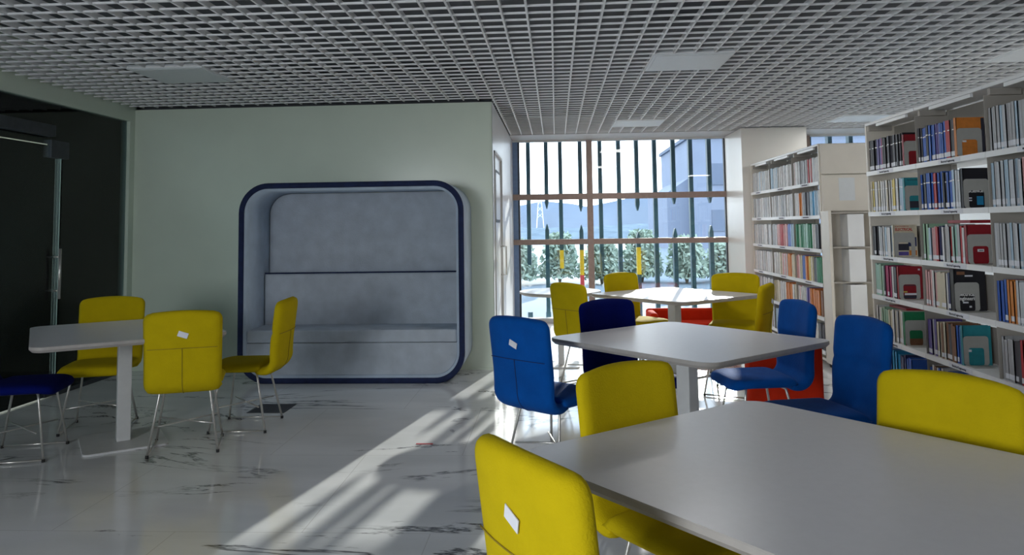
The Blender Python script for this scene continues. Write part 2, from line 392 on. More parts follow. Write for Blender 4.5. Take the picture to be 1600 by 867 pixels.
# hills
rnd = random.Random(3)
def hill(name, y, pts, depth, label):
    mb = MB(); n = 60; x0, x1 = pts[0][0], pts[-1][0]
    rows = []
    for j in range(8):
        row = []
        for i in range(n+1):
            x = x0 + (x1-x0)*i/n
            for (a, ha), (b, hb) in zip(pts, pts[1:]):
                if a <= x <= b: s_ = (x-a)/(b-a); h = ha + (hb-ha)*(3*s_*s_-2*s_**3)
            u = j/7
            row.append(mb.bm.verts.new((x*(1+u*.15), y + depth*u, -1 + (h+1)*sin(u*pi/2) * (1 + .03*rnd.uniform(-1, 1)))))
        rows.append(row)
    for A, B in zip(rows, rows[1:]):
        for i in range(n): mb.bm.faces.new((A[i], A[i+1], B[i+1], B[i]))
    base = [mb.bm.verts.new((v.co.x, v.co.y+depth, -2)) for v in rows[-1]]
    for i in range(n): mb.bm.faces.new((rows[-1][i], rows[-1][i+1], base[i+1], base[i]))
    return tag(mb.build(name, 'hill'), label, 'hill')
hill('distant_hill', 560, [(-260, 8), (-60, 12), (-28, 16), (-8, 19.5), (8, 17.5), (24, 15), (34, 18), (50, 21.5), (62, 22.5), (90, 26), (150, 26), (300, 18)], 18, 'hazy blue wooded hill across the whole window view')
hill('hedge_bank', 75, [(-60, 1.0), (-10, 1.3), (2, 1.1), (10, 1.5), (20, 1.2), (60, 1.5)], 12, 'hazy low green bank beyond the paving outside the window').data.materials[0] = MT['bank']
# pylon
py_ = MB(); bx_, by_, hh = -9.5, 470, 25.5
for sx_ in (-1, 1):
    for sy_ in (-1, 1): py_.bar((bx_+sx_*2.2, by_+sy_*2.2, 0), (bx_+sx_*.25, by_+sy_*.25, hh), .24)
for zz in (6, 10, 14, 17.5, 20.5, 23):
    w_ = 2.2 - 1.95*zz/hh; w2_ = 2.2 - 1.95*(zz+3)/hh
    for sy_ in (-1, 1):
        py_.bar((bx_-w_, by_+sy_*w_, zz), (bx_+w2_, by_+sy_*w2_, zz+3), .1); py_.bar((bx_+w_, by_+sy_*w_, zz), (bx_-w2_, by_+sy_*w2_, zz+3), .1)
for zz, aw in ((17.5, 3.2), (20.5, 2.6), (23.5, 2.0)): py_.bar((bx_-aw, by_, zz), (bx_+aw, by_, zz), .14)
tag(py_.build('transmission_pylon', 'pylon'), 'thin lattice power pylon on the hill at the left of the window', 'pylon')
# neighbouring building
nb = empty('neighbour_building', (0, 0, -.3), 0, 'pale blue building outside at the right of the window', 'building')
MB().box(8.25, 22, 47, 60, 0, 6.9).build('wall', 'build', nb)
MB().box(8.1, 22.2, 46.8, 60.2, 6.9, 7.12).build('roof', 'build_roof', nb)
a = MB(); A = [(6.9, 3.6), (8.25, 4.5), (8.25, 0), (6.9, 0)]
va = [a.bm.verts.new((x, 48, z)) for x, z in A]; vb = [a.bm.verts.new((x, 58, z)) for x, z in A]
for k_ in range(4): a.bm.faces.new((va[k_], va[(k_+1) % 4], vb[(k_+1) % 4], vb[k_]))
a.bm.faces.new(va); a.bm.faces.new(vb); a.build('side_wing', 'build', nb)
for wz in (1.2, 4.0):
    for wx in (9.4, 11.4, 13.4): MB().box(wx, wx+1.0, 46.94, 47.02, wz, wz+1.3).build('window', 'build_roof', nb)
# shrubs outside
def shrub(x, y, h, w, n, label):
    r = empty('garden_shrub', (x, y, -.12), 0, label, 'shrub', 'pale shrubs outside the window')
    mb = MB()
    for i in range(n):
        u = rnd.random(); a_ = rnd.uniform(0, 2*pi); rr = w*sqrt(rnd.random())*(1-.5*u*u)*.9
        p = Vector((rr*cos(a_), rr*sin(a_), h*(.12+.88*u))); s_ = rnd.uniform(.05, .11)
        d1 = Vector((rnd.uniform(-1, 1), rnd.uniform(-1, 1), rnd.uniform(-1, 1))).normalized(); d2 = d1.orthogonal().normalized()
        mb.bm.faces.new([mb.bm.verts.new(p + q) for q in (d1*s_, d2*s_*.5, -d1*s_, -d2*s_*.5)])
    mb.build('foliage', 'leaf', r)
    st = MB()
    for i in range(7):
        a_ = rnd.uniform(0, 2*pi); st.tube([(0, 0, 0), (cos(a_)*w*.2, sin(a_)*w*.2, h*.4), (cos(a_)*w*.5, sin(a_)*w*.5, h*.85)], [.03, .02, .008], 5)
    st.build('stem', 'stem', r)
for i, (x, y, h, w, n) in enumerate([(-1.0+i_*1.08, 20+(i_%2)*.5, [1.15, 1.3, 1.1, 1.35, 1.2, 1.0][i_], .62, 1300) for i_ in range(6)]):
    shrub(x, y, h, w, n, 'pale green shrub outside the window, %s from the left' % ordw[i])

# ------------------------------------------------------------------ booth
bt = empty('booth_sofa', (-1.885, 6.98, 0), 0, 'large grey felt alcove booth sofa with rounded navy edge against the wall', 'booth sofa')
bw, bh, bd = 2.09, 1.825, .645
def ring(mb, w1_, h1_, r1, w2_, h2_, r2, y0, y1, z1c, z2c, n=12):
    A = rrect(w1_, h1_, r1, n, 0, z1c); B = rrect(w2_, h2_, r2, n, 0, z2c)
    V = [[mb.bm.verts.new((x, y, z)) for x, z in P_] for P_, y in ((A, y0), (A, y1), (B, y1), (B, y0))]
    m = len(A)
    for p_ in range(4):
        P_, Q_ = V[p_], V[(p_+1) % 4]
        for k_ in range(m):
            f_ = mb.bm.faces.new((P_[k_], P_[(k_+1) % m], Q_[(k_+1) % m], Q_[k_])); f_.smooth = p_ in (0, 2)
ZC = bh/2
a = MB(); ring(a, bw, bh, .27, bw-.10, bh-.10, .225, .0, bd, ZC, ZC); a.build('shell', 'booth_out', bt)
# navy rolled rim
a = MB(); pth = rrect(bw-.045, bh-.045, .25, 12, 0, ZC)
n_ = len(pth); rings = []
for i, (x, z) in enumerate(pth):
    xp, zp = pth[i-1]; xn, zn = pth[(i+1) % n_]; t = Vector((xn-xp, 0, zn-zp)).normalized(); q = Vector((t.z, 0, -t.x))
    rings.append([a.bm.verts.new(Vector((x, -.004, z)) + .026*cos(2*pi*k_/10)*q + Vector((0, .018*sin(2*pi*k_/10), 0))) for k_ in range(10)])
for i in range(n_):
    A, B = rings[i], rings[(i+1) % n_]
    for k_ in range(10): f_ = a.bm.faces.new((A[k_], A[(k_+1) % 10], B[(k_+1) % 10], B[k_])); f_.smooth = True
a.build('edge_piping', 'navy', bt)
MB().box(-.70, .70, -.012, bd-.02, .0, .045, .01).build('base_band', 'navy', bt)
a = MB(); ring(a, bw-.10, bh-.10, .225, bw-.14, bh-.14, .205, .004, bd-.02, ZC, ZC); a.build('lining', 'booth_out', bt)
# back wall of the alcove
a = MB(); o_ = rrect(bw-.15, bh-.15, .20, 12, 0, ZC)
A = [a.bm.verts.new((x, bd-.07, z)) for x, z in o_]; B = [a.bm.verts.new((x, bd-.02, z)) for x, z in o_]
for k_ in range(len(A)): a.bm.faces.new((A[k_], A[(k_+1) % len(A)], B[(k_+1) % len(A)], B[k_]))
a.bm.faces.new(A); a.bm.faces.new(B[::-1]); a.build('back_panel', 'booth', bt)
iw = (bw-.14)/2 - .003
MB().box(-iw, iw, .44, bd-.07, .46, .965, .018, seg=3).build('backrest', 'booth', bt)
MB().tube([(-iw+.01, .435, .972), (iw-.01, .435, .972)], .007).build('seam_piping', 'navy', bt)
MB().box(-iw, iw, .012, .50, .36, .475, .016, seg=3).build('seat_cushion', 'booth', bt)
# seat base with rounded lower corners
o_ = []
Hb = .357-.075
for (sx_, a0) in ((-1, 180), (1, 270)):
    for k_ in range(11):
        an = radians(a0+90*k_/10); o_.append((sx_*(iw-.2)+.2*cos(an), .075+.2+.2*sin(an)))
o_ += [(iw, .357), (-iw, .357)]
a = MB(); A = [a.bm.verts.new((x, .018, z)) for x, z in o_]; B = [a.bm.verts.new((x, .5, z)) for x, z in o_]
for k_ in range(len(A)): a.bm.faces.new((A[k_], A[(k_+1) % len(A)], B[(k_+1) % len(A)], B[k_]))
a.bm.faces.new(A); a.bm.faces.new(B[::-1]); a.build('seat_base', 'booth', bt)

# ------------------------------------------------------------------ tables
def table_proto(round_=False):
    r = empty('round_table' if round_ else 'square_table', (0, 0, 0), 0)
    if round_: ol = [(.41*cos(2*pi*k_/56), .41*sin(2*pi*k_/56)) for k_ in range(56)]; ol2 = [(x*.93, y*.93) for x, y in ol]
    else: ol = rrect(1.1, 1.1, .085, 10); ol2 = rrect(1.07, 1.07, .07, 10)
    mb = MB(); bm = mb.bm
    z = [.706, .722, .7365, .74]; sc = [ol2, ol, ol, [(x*.997, y*.997) for x, y in ol]]
    R_ = [[bm.verts.new((x, y, zz)) for x, y in P_] for P_, zz in zip(sc, z)]
    for A, B in zip(R_, R_[1:]):
        for k_ in range(len(A)):
            f_ = bm.faces.new((A[k_], A[(k_+1) % len(A)], B[(k_+1) % len(A)], B[k_])); f_.material_index = 1
    bm.faces.new(R_[0][::-1]).material_index = 1; bm.faces.new(R_[-1])
    mb.build('tabletop', ['table', 'table_edge'], r)
    cw = .042 if not round_ else .03
    MB().box(-cw, cw, -cw, cw, .012, .70, .004).build('column', 'leg_paint', r)
    MB().prism(rrect(.5 if not round_ else .36, .5 if not round_ else .36, .04, 6), 0, .012).build('base_plate', 'leg_paint', r)
    MB().box(-.14, .14, -.14, .14, .690, .706, .003).build('mounting_plate', 'dark', r)
    return r
A6 = radians(39)
tp = table_proto()
TB = [((.669, 2.176), A6, 'large white square table with rounded corners in the right foreground'),
      ((.735, 4.52), A6+radians(2), 'white square table in the middle, ringed by blue chairs'),
      ((1.10, 7.38), A6, 'white square table by the window, its top blazing in sunlight'),
      ((-2.92, 5.1), radians(35), 'dim white square table at the far left near the glass partition')]
for i, ((x, y), r_, lb) in enumerate(TB):
    o = tp if i == 0 else copy_tree(tp)
    o.location = (x, y, 0); o.rotation_euler = (0, 0, r_); tag(o, lb, 'table', 'square tables with one column')
    if i == 0: o.scale = (1, 1.09, 1)
rt_ = table_proto(True); rt_.location = (.03, 7.84, 0); tag(rt_, 'small round white table beside the window left of the sunlit table', 'table')

# ------------------------------------------------------------------ chairs
CW = .455
def back_path(v):           # v: 0..1 along the back, from under the seat rear up to the top -> (y, z), tangent
    L0, L1 = .05, .13; Lt = .585
    s_ = v*Lt; R_ = L1/(pi/2*.95)
    ang_end = radians(90+7)
    arc = R_*ang_end
    y0, z0 = -.115, .415
    if s_ < L0: return Vector((0, y0-s_, z0)), Vector((0, -1, 0))
    s_ -= L0
    if s_ < arc:
        a_ = s_/R_
        return Vector((0, y0-L0-R_*sin(a_), z0+R_*(1-cos(a_)))), Vector((0, -cos(a_), sin(a_)))
    s_ -= arc; a_ = ang_end
    p = Vector((0, y0-L0-R_*sin(a_), z0+R_*(1-cos(a_)))); t = Vector((0, -cos(a_), sin(a_)))
    # direction leans backwards
    t = Vector((0, -abs(sin(radians(7))), cos(radians(7))))
    return p + t*s_, t
def pad(W_, fpos, th, rc, nL=1.0, name='pad', bulge=.008, nv=26, nu=14):
    """rounded slab whose centre surface follows fpos(u,v)->(pos, normal); rounded corners, soft edges"""
    mb = MB(); bm = mb.bm
    def pt(u, v, side):
        # u,v in -1..1 ; squircle inset
        return fpos(u, v, side)
    grids = []
    for side in (1, -1):
        g_ = [[None]*(nv+1) for _ in range(nu+1)]
        for i in range(nu+1):
            for j in range(nv+1):
                u = -1+2*i/nu; v = -1+2*j/nv
                u = sin(u*pi/2)*.5+u*.5; v = sin(v*pi/2)*.35+v*.65
                g_[i][j] = (u, v)
        grids.append(g_)
    V = []
    for side, g_ in zip((1, -1), grids):
        row = []
        for i in range(nu+1):
            r_ = []
            for j in range(nv+1):
                u, v = g_[i][j]
                edge = (1-abs(u)**8)*(1-abs(v)**14)
                e = max(0, edge)**.45
                r_.append(bm.verts.new(fpos(u, v, side*e)))
            row.append(r_)
        V.append(row)
    F_, B_ = V
    for G, fl in ((F_, 0), (B_, 1)):
        for i in range(nu):
            for j in range(nv):
                q = (G[i][j], G[i+1][j], G[i+1][j+1], G[i][j+1])
                bm.faces.new(q if fl else q[::-1])
    bmesh.ops.remove_doubles(bm, verts=bm.verts, dist=.0002)
    return mb
def mk_back():
    th = .032
    def f(u, v, e):
        vv = (v+1)/2; p, t = back_path(vv)
        # rounded top corners
        d_top = (1-vv)*.585; r = .055
        w = CW/2 * (1 + .03*(vv-.5))
        if d_top < r: w -= (r - sqrt(max(0, r*r-(r-d_top)**2)))
        nrm = Vector((0, t.z, -t.y))        # towards the sitter
        pos = p + Vector((u*w, 0, 0)) + nrm*(th*e)
        # crown of the top edge, wrap of the back
        k_ = max(0, (vv-.45)/.55)
        pos.z += .012*(1-u*u)*k_
        pos += Vector((0, .028*(u*u)*min(1, vv*2), 0))
        # lumbar tuck where the seam runs
        if e > 0: pos -= nrm*.010*exp(-((vv-.62)/.03)**2)*e
        else: pos -= nrm*.004*e*exp(-((vv-.62)/.03)**2)*-1*0
        return pos
    return pad(CW, f, th, .05, nv=40)
def mk_seat():
    th = .030
    def f(u, v, e):
        # v -1 rear .. 1 front
        y = -.15 + (v+1)/2*.40; z = .437
        w = CW/2
        df = (1-v)/2*.40; r = .07
        if df < r: w -= .9*(r - sqrt(max(0, r*r-(r-df)**2)))
        z += -.020*max(0, (v-.4)/.6)**2 + .006*(1-u*u)*(1 if e > 0 else 0)
        return Vector((u*w, y, z + th*e))
    return pad(CW, f, th, .05, nv=22)
def back_surf(u, vv):
    p, t = back_path(vv); nrm = Vector((0, t.z, -t.y))
    return p + Vector((u*CW/2*.99, .028*u*u*min(1, vv*2), .012*(1-u*u)*max(0, (vv-.45)/.55))) - nrm*.0335
def chair_proto(color, sticker=True):
    r = empty(color+'_chair', (0, 0, 0), 0)
    fm = {'yellow': 'yellow', 'blue': 'blue', 'navy': 'navy_velvet'}[color]; sm = 'yseam' if color == 'yellow' else 'bseam'
    mk_seat().build('seat', fm, r, smooth=True)
    mk_back().build('backrest', fm, r, smooth=True)
    s_ = MB().tube([back_surf(-.90+1.80*k_/16, .62) for k_ in range(17)], .0022, 6).tube([back_surf(0, .62-.55*k_/16) for k_ in range(17)], .0022, 6)
    s_.build('seam', sm, r)
    for sx_ in (-1, 1):
        for sy_ in (-1, 1):
            top = Vector((sx_*.10, sy_*.10+.02, .403)); kn = Vector((sx_*.145, sy_*.125+.02, .398)); ft = Vector((sx_*.205, sy_*.195+.01, .012))
            kn2 = kn.lerp(ft, .09)
            MB().tube([top, kn*.6+top*.4, kn.lerp(kn2, .15), kn2, ft], .0075, 8).build('leg', 'chrome', r)
            MB().tube([ft+Vector((0, 0, -.012)), ft+Vector((0, 0, .006))], .010, 10).build('foot_glide', 'rubber', r.children[-1])
        MB().tube([(sx_*.205, -.185, .012), (sx_*.205, .205, .012)], .0065, 8).build('floor_rail', 'chrome', r)
    MB().tube([(-.178, -.13, .17), (.178, .15, .17)], .005, 8).tube([(.178, -.13, .17), (-.178, .15, .17)], .005, 8).build('cross_brace', 'chrome', r)
    MB().box(-.12, .12, -.10, .14, .396, .408, .004).build('seat_plate', 'dark', r)
    if sticker:
        p = back_surf(.02, .76) ; st = MB().box(-.030, .030, -.0012, .0012, -.017, .017).build('sticker', 'sticker', r)
        st.location = p + Vector((0, -.0015, 0)); st.rotation_euler = (radians(7), radians(20), 0)
    return r
PY = chair_proto('yellow'); PB = chair_proto('blue'); PN = chair_proto('navy', False)
used = set()
def chair(proto, x, y, adeg, label, group, nosticker=False):
    o = proto if proto.name not in used else copy_tree(proto)
    used.add(proto.name)
    o.location = (x, y, 0); o.rotation_euler = (0, 0, radians(adeg)); tag(o, label, 'chair', group)
    if nosticker:
        for ch in list(o.children):
            if ch.name.startswith('sticker'): bpy.data.objects.remove(ch)
    return o
def from_back(bx, by, a):      # position from the midpoint of the upper back
    return bx - .26*sin(radians(a))*1, by + .26*cos(radians(a))
G1, G2, G3, G4 = 'chairs around the foreground table', 'chairs around the middle table', 'chairs around the sunlit table', 'chairs around the dim left table'
def C(p, bx, by, a, lb, g_, ns=False): x, y = from_back(bx, by, a); return chair(p, x, y, a, lb, g_, ns)
C(PY, -.065, 1.765, 304, 'yellow fabric chair nearest the camera, its back turned, at front table', G1)
C(PY, .245, 2.78, 217, 'yellow chair facing the camera across the front table', G1, True)
C(PY, 1.235, 2.57, 130, 'yellow chair at the right frame edge, facing the foreground table', G1, True)
C(PB, -.21, 4.26, 318, 'blue velvet chair with white sticker, back turned, left of middle table', G2)
C(PN, .33, 5.15, 214, 'dark navy chair behind the middle table, facing the camera', G2)
C(PB, 1.50, 4.98, 99, 'blue chair in side view right of middle table, sunlit seat', G2, True)
C(PB, 1.56, 4.10, 103, 'blue chair in side view behind the big yellow chair at right', G2, True)
C(PY, .10, 6.70, 311, 'yellow chair with seamed back turned, left of the sunlit table', G3, True)
C(PY, .66, 7.98, 217, 'yellow chair beyond the sunlit table, only its upper back showing', G3, True)
C(PY, 1.75, 7.72, 162, 'yellow chair facing the camera at the right of the sunlit table', G3, True)
C(PY, 1.69, 6.42, 64, 'yellow chair seen narrow from behind beside the low bookcase', G3)
C(PY, -2.33, 4.72, 20, 'dim yellow chair with its back turned at the left table', G4)
C(PY, -1.97, 5.52, 94, 'yellow chair in side view in front of the grey booth', G4, True)
C(PY, -3.38, 5.72, 196, 'dim yellow chair facing the camera behind the left table', G4, True)
C(PN, -3.66, 4.72, 285, 'dark chair cut by the left frame edge', G4)

# ------------------------------------------------------------------ red lounge seats
def lounge(x, y, a, w, d_, h, label):
    r = empty('lounge_seat', (x, y, 0), radians(a), label, 'lounge seat', 'red lounge seats')
    MB().box(-w/2, w/2, d_/2-.10, d_/2, .035, h, .035, seg=4).build('backrest', 'red', r, smooth=True)
    for s_ in (-1, 1): MB().box(s_*w/2-(.09 if s_ > 0 else 0), s_*w/2+(.09 if s_ < 0 else 0), -d_/2, d_/2-.11, .035, h-.01, .03, seg=4).build('arm', 'red', r, smooth=True)
    MB().box(-w/2+.095, w/2-.095, -d_/2+.01, d_/2-.11, .06, h*.68, .03, seg=4).build('seat_cushion', 'red', r, smooth=True)
    MB().box(-w/2+.03, w/2-.03, -d_/2+.03, d_/2-.03, .0, .036).build('plinth', 'dark', r)
    s1 = MB().box(-.02, .02, -.001, .001, -.015, .015).build('sticker', 'sticker', r); s1.location = (w*.30, d_/2+.001, h*.45)
    return r
lounge(1.625, 5.78, 170, .50, .46, .57, 'low red lounge seat behind the blue chair beside the bookcase')
lounge(1.55, 9.1, 0, 1.0, .5, .40, 'low red lounge seat by the window behind the sunlit table')

# ------------------------------------------------------------------ floor box
fb = empty('floor_box', (-2.247, 6.02, 0), 0, 'dark square service hatch set flush in the marble floor', 'floor hatch')
MB().box(-.145, .145, -.145, .145, 0, .004).build('lid', 'floor_grille', fb)
q = MB()
for k_ in range(-6, 7): q.box(-.13, .13, k_*.02-.004, k_*.02+.004, .004, .006)
q.build('grille_bar', 'dark', fb)

tag(MB().box(-.93, -.82, 5.04, 5.052, 0, .004, .001).build('floor_strip', 'fin_red'), 'short thin reddish strip lying on the sunlit marble floor', 'floor strip')

# ------------------------------------------------------------------ bookcases
BX = 2.573; SD = .215
def bookcase(y_near, nb, bay, zs, top, label, end_panels):
    """double-sided run; origin at near end, floor; bays extend to +y"""
    r = empty('bookcase', (BX, y_near, 0), 0, label, 'bookcase')
    Ln = nb*bay; Wd = .5
    for k_ in range(nb+1):
        y = min(max(k_*bay, .012), Ln-.012)
        if k_ in (0, nb): MB().box(0, Wd, y-.012, y+.012, .05, top, .003).build('end_panel', 'shelf', r)
        else:
            MB().box(.23, .27, y-.012, y+.012, .05, top-.023).build('upright', 'back', r)
            MB().box(0, .229, y-.0015, y+.0015, .08, top-.061).build('bay_divider', 'back', r)
    for k_ in range(nb):
        y0, y1 = k_*bay+(.013 if k_ == 0 else .003), (k_+1)*bay-(.013 if k_ == nb-1 else .003)
        MB().box(-.004, Wd, y0, y1, top-.022, top, .003).build('top_board', 'shelf_white', r)
        MB().box(.02, .20, y1-.035, y1-.005, top-.062, top-.0225).build('top_bracket', 'back', r)
        MB().box(.005, .022, y0+.15, y1-.2, top-.045, top-.0225).build('label_rail', 'shelf_white', r)
        for z in zs:
            MB().box(-.006, .225, y0, y1, z-.010, z, .002).box(-.008, -.002, y0, y1, z-.034, z+.001).build('shelf', 'shelf_white', r)
            MB().box(.235, .5, y0, y1, z-.010, z, .002).build('shelf', 'shelf_white', r)
            MB().box(.229, .233, y0, y1, z+.0005, z+(.235 if z < 1.7 else top-z-.03)).build('back_panel', 'back', r)
    for y in (.03, Ln-.03):
        for x in (.06, Wd-.06):
            MB().tube([(x-.02, y, .03), (x+.02, y, .03)], .03, 14).build('caster', 'rubber', r)
    MB().box(.02, Wd-.02, .02, Ln-.02, .05, .075).build('base_rail', 'shelf', r)
    return r
ZL = [.15, .475, .80, 1.13, 1.46, 1.79]; ZR = [.15, .47, .805, 1.12, 1.47, 1.80]
LB = bookcase(7.63, 3, .873, ZL, 2.16, 'far white double-sided bookcase standing against the column', True)
RB = bookcase(6.49-.887*4, 4, .887, ZR, 2.20, 'near white bookcase at the right frame edge', False)
# display niches on the near end of the far bookcase
for x0, x1, y0, y1, z0, z1, m in ((.01, .49, -.03, 0, 1.86, 2.155, 'shelf'), (.01, .49, -.03, 0, 1.50, 1.85, 'shelf')):
    MB().box(x0, x1, y0, y1, z0, z1, .004).build('end_board', m, LB)
MB().box(.17, .32, -.033, -.030, 1.60, 1.82).build('poster_sleeve', 'panel', LB)
MB().box(.0, .028, -.20, 0, .05, 1.50, .002).build('niche_post', 'shelf', LB)
MB().box(.472, .5, -.20, 0, .05, 1.50, .002).build('niche_post', 'shelf', LB)
for z in (.17, .50, .83, 1.16, 1.485):
    MB().box(.028, .472, -.20, 0, z-.014, z, .002).build('niche_shelf', 'back', LB)
for z in (.17, .50, .83, 1.16):
    MB().box(.17, .32, -.215, -.02, z+.001, z+.305, .003).build('niche_panel', 'shelf_white' , LB)
bc = {}
def bmat(c):
    if c not in bc: bc[c] = mat('book_cover_%d' % len(bc), c, .45, noise=.12, nscale=25)
    return bc[c]
def book_mesh():
    mb = MB()
    mb.box(0, 1, 0, .09, 0, 1, mi=0).box(0, 1, .91, 1, 0, 1, mi=0).box(0, .035, 0, 1, 0, 1, mi=0).box(.035, .97, .09, .91, .012, .985, mi=1)
    bmesh.ops.recalc_face_normals(mb.bm, faces=mb.bm.faces)
    me = bpy.data.meshes.new('book'); mb.bm.to_mesh(me); mb.bm.free(); me.materials.append(MT['pages']); me.materials.append(MT['pages']); return me
BM_ = book_mesh()
lm = MB().box(-.006, .0, .03, .97, .05, .17).build('spine_label', 'label'); LME = lm.data; bpy.data.objects.remove(lm)
bm2 = MB().box(-.004, .0, .06, .94, .72, .75); BANDM = bm2.build('spine_band', 'ink_white').data
bpy.data.objects.remove([o for o in bpy.data.objects if o.name.startswith('spine_band')][0])
CN = {'black': (.012, .012, .018), 'charcoal': (.06, .06, .075), 'navy': (.02, .03, .12), 'blue': (.02, .10, .45), 'violet': (.10, .07, .30), 'red': (.45, .02, .03),
      'magenta': (.35, .01, .10), 'white': (.66, .66, .66), 'grey': (.42, .43, .45), 'pale blue': (.40, .55, .68), 'cream': (.62, .56, .42),
      'yellow': (.70, .55, .12), 'teal': (.02, .25, .30), 'mint': (.35, .58, .50), 'pink': (.65, .36, .36), 'green': (.01, .20, .08), 'orange': (.65, .22, .04),
      'brown': (.22, .10, .05), 'bright blue': (.02, .28, .55), 'dark red': (.28, .01, .02), 'pale grey': (.55, .58, .62), 'light green': (.30, .48, .34)}
books = []   # (dist, bookcase_name, args)
def place_row(bk, side, yfar, ynear, z, pal, hmin, hmax, shelfname, bayname, wmin=.02, wmax=.036, lab=True, band=False, group='', avail=.26):
    """books from yfar (left in view) to ynear"""
    y = yfar; n = 0
    while True:
        w = rnd.uniform(wmin, wmax)
        if y - w < ynear: break
        col = pal[min(int(n_frac(yfar, ynear, y)*len(pal)), len(pal)-1)]
        if isinstance(col, tuple): col = rnd.choice(col)
        h = rnd.uniform(hmin, hmax); dp = rnd.uniform(.15, .18); n += 1
        books.append((y, dict(x=BX+rnd.uniform(.008, .02), y=y-w, z=z, w=w*.97, h=h, d=dp, col=col, lab=lab and rnd.random() < .8, band=band and rnd.random() < .8,
             label='%s book, %s from left, %s shelf, %s' % (col, ordw[n-1], shelfname, bayname), group=group)))
        y -= w
    return y
def n_frac(a, b, y): return (a-y)/(a-b)
SN = {5: 'top', 4: 'second', 3: 'third', 2: 'fourth', 1: 'fifth', 0: 'lowest'}
Rf = 6.49
def bay_r(k_): return Rf-.887*k_-(.03 if k_ == 0 else .006), Rf-.887*(k_+1)+.012
BN = ['far bay of near bookcase', 'middle bay of near bookcase', 'frame-edge bay of near bookcase']
W4 = ('white', 'pale grey', 'white'); PG = ('pale grey', 'grey', 'pale blue')
PALR = {
 (5, 0): (['black', 'black', ('navy', 'violet'), 'magenta', 'black', 'charcoal', ('black', 'charcoal'), 'charcoal', ('charcoal', 'black'), 'black'], .75, .245, .255),
 (5, 1): (['charcoal', 'blue', 'black', 'blue', 'blue', 'violet', 'blue', 'blue', 'red', 'charcoal', 'black'], .60, .24, .255),
 (5, 2): ([PG], 1, .255, .262),
 (4, 0): ([('cream', 'yellow'), ('cream', 'white'), ('white', 'cream'), 'white', ('white', 'cream'), 'white', 'yellow', 'white', 'pale blue', 'pale blue'], .72, .24, .25),
 (4, 1): (['blue', 'black', 'blue', 'blue', 'red', 'blue', 'blue', 'black', 'blue', 'blue', 'pale blue', 'pale grey', 'white'], .64, .24, .255),
 (4, 2): ([PG, ('pale grey', 'pink'), PG], 1, .26, .27),
 (3, 0): (['black', 'black', 'charcoal', 'pale grey', 'white', 'pale blue', 'white', 'pale blue', 'magenta'], .45, .225, .24),
 (3, 1): (['light green', 'mint', 'pale blue', 'pink', 'pink', 'red', 'navy', 'white', 'white', 'grey', 'red', 'mint', 'grey', 'red', 'white', 'dark red'], .66, .225, .255),
 (3, 2): ([PG, 'pale blue', PG], 1, .25, .26),
 (2, 0): (['mint', 'mint', 'light green', 'charcoal', 'magenta', 'magenta', 'white', 'charcoal', 'white'], .50, .235, .25),
 (2, 1): (['pink', 'pink', 'white', 'pink', 'cream', 'cream', ('cream', 'pink'), 'cream', 'white', 'navy', 'white'], .42, .23, .25),
 (2, 2): (['blue', 'orange', 'pale grey', 'blue', 'cream', 'white', 'cream', 'yellow', 'grey'], .8, .23, .25),
 (1, 0): ([('cream', 'white'), 'light green', ('cream', 'white'), ('cream', 'grey'), 'white'], .60, .23, .25),
 (1, 1): (['violet', 'white', 'violet', 'cream', 'brown', 'cream', 'brown', 'charcoal', 'brown', 'blue', 'blue'], .50, .23, .25),
 (1, 2): (['grey', 'charcoal', 'red', 'red', 'magenta', 'pale grey', 'white', 'pink', 'navy'], .95, .23, .26),
 (0, 0): (['pale blue', 'blue', 'bright blue', 'navy', 'blue'], .7, .22, .25),
 (0, 1): ([('blue', 'white', 'brown')], .5, .22, .25),
 (0, 2): ([('blue', 'white', 'red')], .5, .22, .25),
}
COVER = {(5, 0): ('dark red', .235, 'x'), (5, 1): ('orange', .255, 'o'), (4, 0): ('teal', .245, 't'), (4, 1): ('black', .255, 'SCIENCE'), (3, 0): ('cream', .245, 'ELECTRICAL'),
         (3, 1): ('dark red', .245, 'lab'), (2, 0): ('dark red', .245, 'car'), (2, 1): ('black', .27, 'elec'), (1, 0): ('green', .245, 'g'), (1, 1): ('teal', .25, 'b')}
